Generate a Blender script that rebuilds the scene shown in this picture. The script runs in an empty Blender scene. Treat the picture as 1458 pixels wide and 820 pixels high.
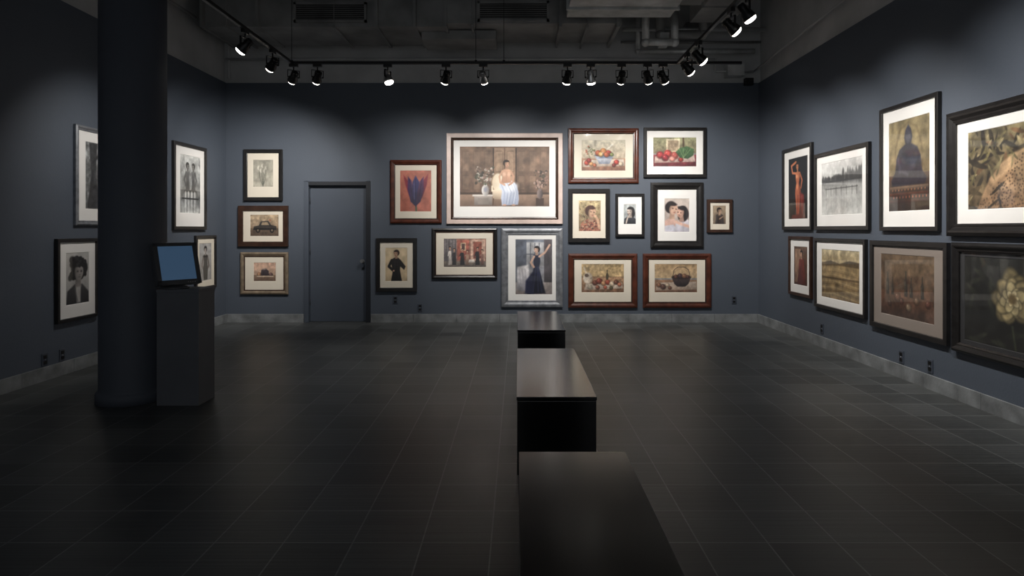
import bpy, bmesh, math, random
import numpy as np
from mathutils import Vector, Matrix, Quaternion
random.seed(4)
scene = bpy.context.scene
COL = scene.collection

# ------------------------------------------------------------------ room size (metres)
XL, XR, YB, YF = -4.326, 3.557, 9.05, -2.2
BLUE_TOP, CEIL = 3.546, 4.85
EYE = 1.383

def lin(c):
    c = np.asarray(c, dtype=float) / 255.0
    return np.where(c <= 0.04045, c / 12.92, ((c + 0.055) / 1.055) ** 2.4)

# ------------------------------------------------------------------ materials
def new_mat(name):
    m = bpy.data.materials.new(name); m.use_nodes = True
    nt = m.node_tree
    return m, nt, nt.nodes['Principled BSDF']

def mat(name, col, rough=0.5, metal=0.0, var=0.12, scale=6.0, bump=0.0, stretch=(1, 1, 1), coat=0.0, spec=0.5, bscale=None):
    m, nt, b = new_mat(name)
    tc = nt.nodes.new('ShaderNodeTexCoord'); mp = nt.nodes.new('ShaderNodeMapping')
    mp.inputs['Scale'].default_value = stretch
    nt.links.new(tc.outputs['Object'], mp.inputs['Vector'])
    n = nt.nodes.new('ShaderNodeTexNoise'); n.inputs['Scale'].default_value = scale; n.inputs['Detail'].default_value = 6
    nt.links.new(mp.outputs['Vector'], n.inputs['Vector'])
    r = nt.nodes.new('ShaderNodeValToRGB')
    r.color_ramp.elements[0].position = 0.3; r.color_ramp.elements[1].position = 0.7
    lo = [max(0, c * (1 - var)) for c in col]; hi = [min(1, c * (1 + var)) for c in col]
    r.color_ramp.elements[0].color = (*lo, 1); r.color_ramp.elements[1].color = (*hi, 1)
    nt.links.new(n.outputs['Fac'], r.inputs['Fac']); nt.links.new(r.outputs['Color'], b.inputs['Base Color'])
    b.inputs['Roughness'].default_value = rough; b.inputs['Metallic'].default_value = metal
    b.inputs['Coat Weight'].default_value = coat; b.inputs['Coat Roughness'].default_value = 0.05
    b.inputs['Specular IOR Level'].default_value = spec
    if bump:
        n2 = nt.nodes.new('ShaderNodeTexNoise'); n2.inputs['Scale'].default_value = bscale or scale * 8; n2.inputs['Detail'].default_value = 4
        nt.links.new(mp.outputs['Vector'], n2.inputs['Vector'])
        bp = nt.nodes.new('ShaderNodeBump'); bp.inputs['Strength'].default_value = bump; bp.inputs['Distance'].default_value = 0.01
        nt.links.new(n2.outputs['Fac'], bp.inputs['Height']); nt.links.new(bp.outputs['Normal'], b.inputs['Normal'])
    return m

def emit(name, col, s):
    m, nt, b = new_mat(name)
    b.inputs['Base Color'].default_value = (*col, 1)
    b.inputs['Emission Color'].default_value = (*col, 1); b.inputs['Emission Strength'].default_value = s
    return m

M_blue = mat('slate_blue_paint', (0.067, 0.081, 0.105), 0.6, var=0.06, scale=1.3, bump=0.12, bscale=60)
M_conc = mat('grey_concrete', (0.40, 0.405, 0.41), 0.85, var=0.15, scale=2.0, bump=0.3, bscale=20)
M_ceil = mat('dark_ceiling', (0.10, 0.10, 0.10), 0.9, var=0.3, scale=1.5)
M_duct = mat('dark_duct_metal', (0.21, 0.21, 0.21), 0.5, 0.15, var=0.35, scale=2.5)
M_galv = mat('galvanised_duct', (0.48, 0.49, 0.49), 0.4, 0.3, var=0.25, scale=5)
M_grille = mat('vent_grille_black', (0.02, 0.02, 0.02), 0.5, 0.2)
M_base = mat('stone_baseboard', (0.165, 0.175, 0.18), 0.6, var=0.35, scale=7, bump=0.2)
M_bench = mat('black_bench_lacquer', (0.005, 0.005, 0.0055), 0.19, var=0.2, scale=14, bump=0.015, stretch=(1, 0.1, 1), spec=0.5)
M_column = mat('column_paint', (0.066, 0.074, 0.093), 0.65, var=0.06, scale=3, bump=0.05, spec=0.35)
M_plinth = mat('plinth_paint', (0.090, 0.095, 0.108), 0.6, var=0.1, scale=4)
M_door = mat('door_paint', (0.056, 0.068, 0.090), 0.5, var=0.05, scale=2)
M_jamb_shadow = mat('door_jamb_shadow', (0.010, 0.012, 0.017), 0.5, var=0.1)  # shadow on the frame's right and top, put into the colour as near black
M_black = mat('black_metal', (0.012, 0.012, 0.013), 0.4, 0.4)
M_chrome = mat('brushed_steel', (0.5, 0.5, 0.5), 0.3, 0.9)
M_bulb = emit('lamp_glow', (1.0, 0.95, 0.86), 9.0)
M_fblack = mat('frame_black_wood', (0.012, 0.011, 0.011), 0.3, var=0.3, scale=20)
M_fbrown = mat('frame_dark_brown_wood', (0.035, 0.016, 0.010), 0.33, var=0.4, scale=14)
M_fred = mat('frame_mahogany_wood', (0.072, 0.020, 0.011), 0.3, var=0.4, scale=12)
M_fcream = mat('frame_cream_wood', (0.54, 0.43, 0.385), 0.4, var=0.1, scale=10)
M_fsilver = mat('frame_silver', (0.24, 0.25, 0.27), 0.35, 0.5, var=0.3, scale=16)
M_fpale = mat('frame_pale_gold_wood', (0.17, 0.13, 0.09), 0.4, var=0.3, scale=14)
def matboard(n, c): return mat(n, c, 0.7, var=0.015, scale=5, coat=0.6)
M_mcream = matboard('matboard_cream', (0.68, 0.62, 0.52))
M_mwhite = matboard('matboard_white', (0.76, 0.745, 0.72))
M_mtaupe = matboard('matboard_taupe', (0.22, 0.185, 0.16))
M_mdark = matboard('matboard_charcoal', (0.02, 0.02, 0.022))
M_plastic = mat('outlet_plastic_grey', (0.05, 0.06, 0.08), 0.4, var=0.05)
M_plast2 = mat('monitor_plastic', (0.05, 0.052, 0.058), 0.35, var=0.1)
M_screen = emit('monitor_screen_blue', (0.06, 0.115, 0.20), 0.42)
M_screen.node_tree.nodes['Principled BSDF'].inputs['Roughness'].default_value = 0.15

# art print (vertex painted photograph under glass)
M_print, nt, b = new_mat('photographic_print')
at = nt.nodes.new('ShaderNodeAttribute'); at.attribute_name = 'Col'
nz = nt.nodes.new('ShaderNodeTexNoise'); nz.inputs['Scale'].default_value = 90; nz.inputs['Detail'].default_value = 3
tc = nt.nodes.new('ShaderNodeTexCoord'); nt.links.new(tc.outputs['Object'], nz.inputs['Vector'])
mr = nt.nodes.new('ShaderNodeMapRange'); mr.inputs['To Min'].default_value = 0.8; mr.inputs['To Max'].default_value = 1.2
nt.links.new(nz.outputs['Fac'], mr.inputs['Value'])
vm = nt.nodes.new('ShaderNodeVectorMath'); vm.operation = 'SCALE'
nt.links.new(at.outputs['Color'], vm.inputs[0]); nt.links.new(mr.outputs['Result'], vm.inputs['Scale'])
nt.links.new(vm.outputs['Vector'], b.inputs['Base Color'])
b.inputs['Roughness'].default_value = 0.6; b.inputs['Coat Weight'].default_value = 0.8; b.inputs['Coat Roughness'].default_value = 0.02

# floor: square slate tiles, one foot grid
M_floor, nt, b = new_mat('slate_floor_tiles')
tc = nt.nodes.new('ShaderNodeTexCoord'); mp = nt.nodes.new('ShaderNodeMapping')
mp.inputs['Location'].default_value = (0.12, 0.05, 0)
nt.links.new(tc.outputs['Object'], mp.inputs['Vector'])
br = nt.nodes.new('ShaderNodeTexBrick'); br.offset = 0.0; br.offset_frequency = 2
br.inputs['Scale'].default_value = 1.0; br.inputs['Brick Width'].default_value = 0.305; br.inputs['Row Height'].default_value = 0.305
br.inputs['Mortar Size'].default_value = 0.0036; br.inputs['Mortar Smooth'].default_value = 0.2; br.inputs['Bias'].default_value = -0.2
br.inputs['Color1'].default_value = (0.045, 0.048, 0.048, 1); br.inputs['Color2'].default_value = (0.082, 0.087, 0.087, 1)
br.inputs['Mortar'].default_value = (0.17, 0.18, 0.178, 1)
nt.links.new(mp.outputs['Vector'], br.inputs['Vector'])
n1 = nt.nodes.new('ShaderNodeTexNoise'); n1.inputs['Scale'].default_value = 1.6; n1.inputs['Detail'].default_value = 9; n1.inputs['Roughness'].default_value = 0.65
nt.links.new(tc.outputs['Object'], n1.inputs['Vector'])
m2 = nt.nodes.new('ShaderNodeMapping'); m2.inputs['Scale'].default_value = (0.6, 42, 1); nt.links.new(tc.outputs['Object'], m2.inputs['Vector'])
n2 = nt.nodes.new('ShaderNodeTexNoise'); n2.inputs['Scale'].default_value = 1.5; n2.inputs['Detail'].default_value = 3
nt.links.new(m2.outputs['Vector'], n2.inputs['Vector'])
ad = nt.nodes.new('ShaderNodeMath'); ad.operation = 'ADD'; nt.links.new(n1.outputs['Fac'], ad.inputs[0]); nt.links.new(n2.outputs['Fac'], ad.inputs[1])
mr = nt.nodes.new('ShaderNodeMapRange'); mr.inputs['From Min'].default_value = 0.6; mr.inputs['From Max'].default_value = 1.4
mr.inputs['To Min'].default_value = 0.6; mr.inputs['To Max'].default_value = 1.4
nt.links.new(ad.outputs[0], mr.inputs['Value'])
vm = nt.nodes.new('ShaderNodeVectorMath'); vm.operation = 'SCALE'
nt.links.new(br.outputs['Color'], vm.inputs[0]); nt.links.new(mr.outputs['Result'], vm.inputs['Scale'])
nt.links.new(vm.outputs['Vector'], b.inputs['Base Color'])
mr2 = nt.nodes.new('ShaderNodeMapRange'); mr2.inputs['To Min'].default_value = 0.30; mr2.inputs['To Max'].default_value = 0.48
nt.links.new(n1.outputs['Fac'], mr2.inputs['Value']); nt.links.new(mr2.outputs['Result'], b.inputs['Roughness'])
bp = nt.nodes.new('ShaderNodeBump'); bp.inputs['Strength'].default_value = 0.2; bp.inputs['Distance'].default_value = 0.006
nt.links.new(ad.outputs[0], bp.inputs['Height']); nt.links.new(bp.outputs['Normal'], b.inputs['Normal'])

# ------------------------------------------------------------------ mesh helpers
class MB:
    """mesh builder: boxes / cylinders / lathe gathered into one object"""
    def __init__(s): s.bm = bmesh.new(); s.mats = []
    def mi(s, m):
        if m not in s.mats: s.mats.append(m)
        return s.mats.index(m)
    def box(s, x0, x1, y0, y1, z0, z1, m, bev=0.0):
        r = bmesh.ops.create_cube(s.bm, size=1.0)
        vs = r['verts']
        for v in vs:
            v.co = Vector(((x0 + x1) / 2 + v.co.x * (x1 - x0), (y0 + y1) / 2 + v.co.y * (y1 - y0), (z0 + z1) / 2 + v.co.z * (z1 - z0)))
        fs = {f for v in vs for f in v.link_faces}
        i = s.mi(m)
        for f in fs: f.material_index = i
        if bev:
            es = list({e for v in vs for e in v.link_edges})
            r = bmesh.ops.bevel(s.bm, geom=es, offset=bev, segments=2, affect='EDGES', profile=0.6)
            for f in r['faces']: f.material_index = i
        return s
    def cyl(s, p0, p1, r, m, seg=16, r2=None, smooth=True):
        p0 = Vector(p0); p1 = Vector(p1); d = p1 - p0
        q = d.to_track_quat('Z', 'Y').to_matrix().to_4x4()
        res = bmesh.ops.create_cone(s.bm, cap_ends=True, segments=seg, radius1=r, radius2=r if r2 is None else r2, depth=d.length,
                                    matrix=Matrix.Translation((p0 + p1) / 2) @ q)
        i = s.mi(m)
        for f in {f for v in res['verts'] for f in v.link_faces}:
            f.material_index = i
            if len(f.verts) == 4: f.smooth = smooth
        return s
    def lathe(s, prof, m, seg=32, axis=(0, 0, 0)):
        i = s.mi(m); rings = []
        for r, z in prof:
            rings.append([s.bm.verts.new((axis[0] + r * math.cos(2 * math.pi * k / seg), axis[1] + r * math.sin(2 * math.pi * k / seg), axis[2] + z)) for k in range(seg)])
        for a, c in zip(rings, rings[1:]):
            for k in range(seg):
                f = s.bm.faces.new((a[k], a[(k + 1) % seg], c[(k + 1) % seg], c[k])); f.material_index = i; f.smooth = True
        for ring, rev in ((rings[0], True), (rings[-1], False)):
            f = s.bm.faces.new(list(reversed(ring)) if rev else ring); f.material_index = i
        return s
    def mesh(s, name):
        bmesh.ops.recalc_face_normals(s.bm, faces=s.bm.faces)
        me = bpy.data.meshes.new(name); s.bm.to_mesh(me); s.bm.free()
        for m in s.mats: me.materials.append(m)
        return me
    def obj(s, name, loc=(0, 0, 0), parent=None):
        o = bpy.data.objects.new(name, s.mesh(name)); COL.objects.link(o); o.location = loc
        if parent: o.parent = parent
        return o

def empty(name, loc=(0, 0, 0)):
    e = bpy.data.objects.new(name, None); e.empty_display_size = 0.1; COL.objects.link(e); e.location = loc; return e

# ------------------------------------------------------------------ room shell
T = 0.2
S = 0.0104                                   # back wall elevation drawing: 1 unit = 10.4 mm
def bx(a): return (a - 738) * S
def bz(c): return (459 - c) * S
MB().box(XL - T, XR + T, YF - T, YB + T, -0.15, 0, M_floor).obj('floor')
MB().box(XL - T, XR + T, YF - T, YB + T, CEIL, CEIL + 0.15, M_ceil).obj('ceiling')
def side_wall(name, x0, x1):   # concrete above, painted board below, board stands 30 mm proud
    w = MB()
    w.box(min(x0, x1), max(x0, x1), YF, YB, 0, BLUE_TOP, M_blue)
    off = 0.03 if x0 > 0 else -0.03
    w.box(min(x0 + off, x1 + off), max(x0 + off, x1 + off), YF, YB, BLUE_TOP, CEIL, M_conc)
    w.obj(name)
side_wall('wall_right', XR, XR + T)
side_wall('wall_left', XL, XL - T)
dl, dr, dt = bx(438), bx(524), bz(261)
w = MB()
w.box(XL - T, dl, YB, YB + T, 0, BLUE_TOP, M_blue)
w.box(dr, XR + T, YB, YB + T, 0, BLUE_TOP, M_blue)
w.box(dl, dr, YB, YB + T, dt, BLUE_TOP, M_blue)
w.box(XL - T, XR + T, YB + 0.03, YB + T + 0.03, BLUE_TOP, CEIL, M_conc)
w.obj('wall_back')
# unseen opening behind the viewpoint, added to let world fill in; piers flank it
w = MB()
w.box(XL - T, XL + 0.7, YF - T, YF, 0, CEIL, M_blue); w.box(XR - 0.7, XR + T, YF - T, YF, 0, CEIL, M_blue)
w.obj('wall_front')

# baseboards: stone blocks with joints
BH, BT = 0.125, 0.02
def baseboard(name, a0, a1, horiz, c):
    w = MB(); n = max(1, round(abs(a1 - a0) / 0.61)); st = (a1 - a0) / n
    for i in range(n):
        p, q = a0 + i * st + 0.0015, a0 + (i + 1) * st - 0.0015
        if horiz: w.box(p, q, c - BT, c, 0, BH, M_base, 0.002)
        else: w.box(min(c), max(c), p, q, 0, BH, M_base, 0.002)
    w.obj(name)
baseboard('baseboard_back_left', XL + BT, bx(433), True, YB)
baseboard('baseboard_back_right', bx(528), XR - BT, True, YB)
baseboard('baseboard_right', YF, YB, False, (XR - BT, XR))
baseboard('baseboard_left', YF, YB, False, (XL, XL + BT))

# door
d = MB()
d.box(dl + 0.02, dr - 0.03, YB + 0.05, YB + 0.095, 0.006, dt - 0.03, M_door, 0.003)
hx, hz = bx(515.5), bz(372)
d.cyl((hx, YB + 0.05, hz), (hx, YB - 0.01, hz), 0.011, M_chrome, 12)
d.cyl((hx, YB + 0.05, hz), (hx, YB + 0.042, hz), 0.028, M_chrome, 20)
d.cyl((hx, YB - 0.01, hz), (hx - 0.0, YB - 0.035, hz), 0.03, M_chrome, 20, 0.024)
d.cyl((hx, YB + 0.05, hz - 0.11), (hx, YB + 0.038, hz - 0.11), 0.018, M_black, 16)
for z in (0.25, 1.0, 1.75): d.cyl((dl + 0.018, YB + 0.045, z), (dl + 0.018, YB + 0.045, z + 0.1), 0.008, M_black, 8)
d.obj('door_1')
j = MB()
j.box(bx(433.5), dl + 0.018, YB - 0.02, YB + 0.11, 0, dt + 0.035, M_door, 0.003)
j.box(dr - 0.028, bx(527.5), YB - 0.02, YB + 0.11, 0, dt + 0.035, M_jamb_shadow, 0.003)
j.box(dl + 0.016, dr - 0.026, YB - 0.02, YB + 0.11, dt - 0.03, dt + 0.022, M_jamb_shadow, 0.002)
j.box(bx(433.5) + .004, bx(527.5) - .004, YB - 0.02, YB + 0.11, dt + 0.022, dt + 0.0355, M_door, 0.003)
j.box(dl, dr, YB + 0.11, YB + 0.12, 0, dt, M_jamb_shadow)
j.obj('trim_door_frame')

# outlets
def outlet(loc, rz):
    w = MB()
    w.box(-0.036, 0.036, -0.008, 0, -0.058, 0.058, M_plastic, 0.003)
    for zz in (-0.026, 0.026):
        w.box(-0.02, 0.02, -0.011, -0.006, zz - 0.016, zz + 0.016, M_black, 0.002)
    w.cyl((0, -0.006, 0), (0, -0.012, 0), 0.004, M_chrome, 8)
    o = w.obj('wall_outlet', loc); o.rotation_euler = (0, 0, rz)
for a, c in ((563, 427), (598, 438), (1045, 427)): outlet((bx(a), YB, bz(c)), 0)
for y, z in ((5.668, .197), (5.272, .20), (7.15, .22)): outlet((XR, y, z), -math.pi / 2)
for y, z in ((5.576, .19), (5.79, .19), ): outlet((XL, y, z), math.pi / 2)

# ------------------------------------------------------------------ column, plinth, monitor
c = MB()
c.lathe([(0.262, 0), (0.262, 0.07), (0.255, 0.085), (0.241, 0.09), (0.24, 0.11), (0.24, CEIL - 0.002)], M_column, 64)
c.obj('column', (-3.14, 4.985, 0))
p = MB()
p.box(-0.165, 0.165, -0.125, 0.125, 0.0, 0.905, M_plinth, 0.003)
p.box(-0.168, 0.168, -0.128, 0.128, 0.885, 0.91, M_plinth, 0.003)
p.obj('display_plinth', (-2.665, 4.905, 0))
mon = empty('computer_monitor', (-2.735, 4.87, 0.91))
st = MB()
st.lathe([(0.10, 0), (0.10, 0.012), (0.085, 0.02), (0.03, 0.03), (0.026, 0.05), (0.026, 0.13)], M_plast2, 28)
st.obj('stand', parent=mon)
mm = MB()
W2, H2 = 0.170, 0.170
mm.box(-W2, W2, -0.012, 0.035, -H2, H2, M_plast2, 0.008)
mm.box(-W2 + .04, W2 - .04, 0.03, 0.075, -H2 + .04, H2 - .05, M_plast2, 0.015)
for x0, x1, z0, z1 in ((-W2, W2, H2 - .028, H2), (-W2, W2, -H2, -H2 + .038), (-W2, -W2 + .034, -H2, H2), (W2 - .034, W2, -H2, H2)):
    mm.box(x0, x1, -0.022, -0.008, z0, z1, M_plast2, 0.003)
mm.box(-W2 + .034, W2 - .034, -0.0145, -0.0125, -H2 + .038, H2 - .028, M_screen)
for k in range(4): mm.cyl((0.06 + k * 0.018, -0.02, -H2 + .015), (0.06 + k * 0.018, -0.025, -H2 + .015), 0.004, M_chrome, 8)
mo = mm.obj('display', (0, -0.02, 0.195), mon)
mo.rotation_euler = (math.radians(-16), 0, 0)
mon.rotation_euler = (0, 0, math.radians(56))

# ------------------------------------------------------------------ benches
for y0, y1 in ((1.19, 2.59), (3.43, 4.83), (5.70, 7.01)):
    w = MB(); L = (y1 - y0) / 2; W = 0.226
    w.box(-W + .003, W - .003, -L + .003, L - .003, 0, 0.415, M_bench, 0.002)
    w.box(-W + .008, W - .008, -L + .008, L - .008, 0.41, 0.421, M_bench)
    w.box(-W, W, -L, L, 0.419, 0.44, M_bench, 0.003)
    w.obj('gallery_bench', (0.216 + (0.012 if y0 < 2 else 0), (y0 + y1) / 2, 0))

# ------------------------------------------------------------------ overhead services
CT = CEIL - .003
du = MB()
du.box(-4.15, -0.95, 8.0, 8.85, 4.03, 4.62, M_duct, 0.005)
du.box(-0.95, 1.35, 7.96, 8.8, 4.06, 4.6, M_duct, 0.005)
for x in (-4.12, -3.4, -1.85, -1.35, -0.95, 0.55, 1.3):
    du.box(x - .02, x + .02, 7.93, 8.87, 4.01, 4.65, M_duct)
for x in (-3.8, -2.4, -0.6, 0.9):
    du.cyl((x, 7.95, 4.02), (x, 7.95, CT), 0.005, M_duct, 8)
    du.cyl((x, 8.88, 4.02), (x, 8.88, CT), 0.005, M_duct, 8)
    du.box(x - .015, x + .015, 7.94, 8.9, 4.005, 4.035, M_duct)
for x0, x1 in ((-2.93, -1.98), (-0.53, 0.40)):
    yy = 7.94 if x0 > -1 else 7.98
    for a0, a1, z0, z1 in ((x0, x1, 4.31, 4.34), (x0, x1, 4.08, 4.11), (x0, x0 + .03, 4.08, 4.34), (x1 - .03, x1, 4.08, 4.34)):
        du.box(a0, a1, yy - .02, yy + .03, z0, z1, M_duct)
    du.box(x0, x1, yy + .005, yy + .015, 4.09, 4.33, M_grille)
    for k in range(7): du.box(x0 + .03, x1 - .03, yy - .012, yy + .006, 4.12 + k * .028, 4.126 + k * .028, M_duct)
du.box(-1.3, -0.3, 8.2, 8.7, 3.93, 4.05, M_duct, .004)
du.obj('ventilation_duct')
g = MB()
g.box(0.62, 1.95, 5.6, 7.85, 4.10, 4.55, M_galv, 0.005)
for y in (5.7, 6.6, 7.5): g.box(0.59, 1.98, y - .02, y + .02, 4.07, 4.58, M_galv)
g.box(1.95, 2.3, 7.3, 7.7, 4.2, 4.5, M_duct, 0.01)
g.box(2.3, 2.85, 6.2, 8.2, 4.15, 4.5, M_duct, 0.01)
for y in (6.4, 7.0, 7.6): g.box(2.28, 2.87, y - .015, y + .015, 4.13, 4.52, M_duct)
g.obj('galvanised_duct')
pp = MB()
def pipe(pts, r, m=M_galv):
    for a, c in zip(pts, pts[1:]): pp.cyl(a, c, r, m, 14)
    for a in pts[1:-1]:
        bmv = bmesh.ops.create_uvsphere(pp.bm, u_segments=12, v_segments=8, radius=r * 1.25, matrix=Matrix.Translation(a))
        i = pp.mi(m)
        for f in {f for v in bmv['verts'] for f in v.link_faces}: f.material_index = i; f.smooth = True
pipe([(1.75, 8.93, CT), (1.75, 8.93, 3.98), (3.45, 8.93, 3.98)], 0.035)
pipe([(2.0, 8.6, CT), (2.0, 8.6, 4.12), (2.6, 8.6, 4.12), (2.6, 8.6, CT)], 0.06, M_duct)
pipe([(1.5, 8.78, 4.25), (XR - .01, 8.78, 4.25)], 0.03)
pipe([(1.5, 8.95, 4.12), (XR - .01, 8.95, 4.12)], 0.018, M_duct)
pipe([(XL + 0.02, 8.98, 3.88), (2.9, 8.98, 3.88), (2.9, 8.98, 3.7), (3.46, 8.98, 3.7)], 0.014, M_conc)
pipe([(3.46, 8.98, 3.7), (3.46, 3.0, 3.98)], 0.012, M_conc)
pipe([(XL + 0.06, 9.0, 3.6), (XL + 0.06, 9.0, CT)], 0.018, M_conc)
pipe([(XL + 0.1, 8.0, 4.15), (XL + 0.1, 3.0, 4.15)], 0.02, M_duct)
pipe([(1.75, 8.4, CT), (1.75, 8.4, 3.95), (2.15, 8.4, 3.95), (2.15, 8.4, 4.4)], 0.05)
pp.box(1.98, 2.1, 8.5, 8.7, 3.95, 4.12, M_galv, .006)
pp.box(2.45, 2.7, 8.9, 9.07, 4.2, 4.4, M_duct, .006)
pp.box(3.05, 3.3, 8.9, 9.07, 3.62, 3.8, M_galv, 0.006)
pp.box(3.33, 3.45, 8.95, 9.04, 3.5, 3.6, M_black, 0.006)
for x in (3.0, 3.2): pp.cyl((x, 8.78, 4.25), (x, 8.78, CT), .006, M_duct, 6)
pp.obj('ceiling_pipes')
bm_ = MB()
for y in (1.0, 3.6): bm_.box(XL - .02, XR + .02, y, y + .3, 4.65, CEIL, M_ceil)
bm_.obj('ceiling_beams')

# ------------------------------------------------------------------ lighting track
TL, TR, TY, TZ = -2.67, 1.88, 7.2, 3.336
tr = MB()
tr.box(TL, TR + 0.75, TY - .018, TY + .018, TZ - .012, TZ + .02, M_black, 0.002)
tr.box(TL - .018, TL + .018, -0.5, TY, TZ - .012, TZ + .02, M_black, 0.002)
tr.box(TR - .018, TR + .018, -0.5, TY, TZ - .012, TZ + .02, M_black, 0.002)
tr.box(TL, TR, -0.518, -0.482, TZ - .012, TZ + .02, M_black, 0.002)
tr.obj('lighting_track')
for x, y in ((TL, TY), (-0.5, TY), (-0.17, TY), (TL, 4.5), (TL, 2), (TR, 2), (TL, -.45), (TR, -.45), (TR, 4.5)):
    tw = MB()
    tw.cyl((0, 0, .02), (0, 0, CT - TZ), 0.0035, M_black, 6)
    tw.cyl((0, 0, .02), (0, 0, .035), 0.016, M_black, 10)
    tw.obj('suspension_wire', (x, y, TZ))

def can_mesh(metal):
    w = MB()
    w.lathe([(0.022, 0.085), (0.03, 0.08), (0.034, 0.045), (0.034, 0.02), (0.047, -0.005), (0.056, -0.04), (0.058, -0.060), (0.052, -0.061), (0.046, -0.045)], metal, 28)
    for k in range(4): w.lathe([(0.041, 0.03 + k * .012), (0.041, 0.035 + k * .012)], metal, 24)
    w.cyl((0.05, 0, 0.0), (0.066, 0, 0.0), 0.009, M_black, 10); w.cyl((-0.05, 0, 0.0), (-0.066, 0, 0.0), 0.009, M_black, 10)
    return w.mesh('can')
CAN = [can_mesh(M_black), can_mesh(M_chrome)]
# PAR lamp: glowing lens stands slightly proud of the open can
w = MB(); w.lathe([(0.0455, -0.047), (0.0500, -0.060), (0.0500, -0.070), (0.045, -0.080), (0.032, -0.087), (0.014, -0.090), (0.003, -0.091)], M_bulb, 24); BULB = w.mesh('bulb')
w = MB()
w.box(-.02, .02, -.05, .05, -.045, -.012, M_black, .003)
w.cyl((0, 0, -.045), (0, 0, -.085), .008, M_black, 10)
HOLD = w.mesh('adapter')
w = MB()
w.box(-.068, .068, -.009, .009, -.089, -.083, M_black)
w.box(-.070, -.064, -.009, .009, -.17, -.083, M_black)
w.box(.064, .070, -.009, .009, -.17, -.083, M_black)
YOKE = w.mesh('yoke')

def track_light(x, y, target, power, size=84, along_y=False, chrome=False, blend=1.0, col=(1.0, 0.96, 0.91)):
    e = empty('track_spotlight', (x, y, TZ))
    piv = Vector((0, 0, -.165))
    aim = (Vector(target) - Vector((x, y, TZ)) - piv).normalized()
    q = aim.to_track_quat('-Z', 'Y')
    az = math.atan2(aim.y, aim.x) - math.pi / 2
    h = bpy.data.objects.new('adapter', HOLD); COL.objects.link(h); h.parent = e
    h.rotation_euler = (0, 0, 0 if along_y else math.pi / 2)
    k = bpy.data.objects.new('yoke', YOKE); COL.objects.link(k); k.parent = e; k.rotation_euler = (0, 0, az)
    X = Vector((math.cos(az), math.sin(az), 0)); Z = -aim; Y = Z.cross(X).normalized()
    R = Matrix((X, Y, Z)).transposed()
    for nm, me in (('can', CAN[1 if chrome else 0]), ('bulb', BULB)):
        o = bpy.data.objects.new(nm, me); COL.objects.link(o); o.parent = e
        o.rotation_mode = 'QUATERNION'; o.rotation_quaternion = R.to_quaternion(); o.location = piv
    L = bpy.data.lights.new('lamp', 'SPOT'); L.energy = power; L.spot_size = math.radians(size); L.spot_blend = blend
    L.shadow_soft_size = 0.045; L.color = col
    lo = bpy.data.objects.new('lamp', L); COL.objects.link(lo); lo.parent = e
    lo.rotation_mode = 'QUATERNION'; lo.rotation_quaternion = q; lo.location = piv + aim * 0.145

def tx(a): return (a - 738) * 0.008276
PB = 128
back = [(418, (-4.0, YB, 1.75), 0), (452, (-3.4, YB, 1.65), 0), (552, (-0.6, 6.9, 0.0), 1), (635, (-1.55, YB, 1.65), 0), (688, (-0.1, YB, 1.8), 1),
        (808, (0.3, YB, 1.3), 0), (841, (1.3, 8.6, 0.2), 1), (885, (1.25, YB, 1.95), 0), (922, (2.35, YB, 1.8), 0), (944, (3.0, YB, 1.65), 0)]
for a, t, ch in back:
    track_light(tx(a), TY, t, PB if t[1] == YB else 95, chrome=bool(ch))
PS = 128
for y, ty, tz, pw in ((6.64, 8.2, 1.7, 112), (5.97, 6.3, 1.6, 95), (3.3, 3.3, 1.5, 90), (1.2, 1.2, 1.6, 60)):  # heads late in the list are out of view, added to light the wall
    track_light(TL, y, (XL, ty, tz), pw, along_y=True)
for y, ty, tz in ((6.80, 7.9, 1.7), (6.36, 6.8, 1.7), (5.4, 5.7, 1.8), (5.05, 5.2, 0.9), (3.9, 4.3, 1.8), (3.1, 3.9, 1.2), (1.4, 1.4, 1.6)):  # heads nearest the viewpoint are unseen, added to brighten the right wall
    track_light(TR, y, (XR, ty, tz), PS if y > 2 else 75, along_y=True)

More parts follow.
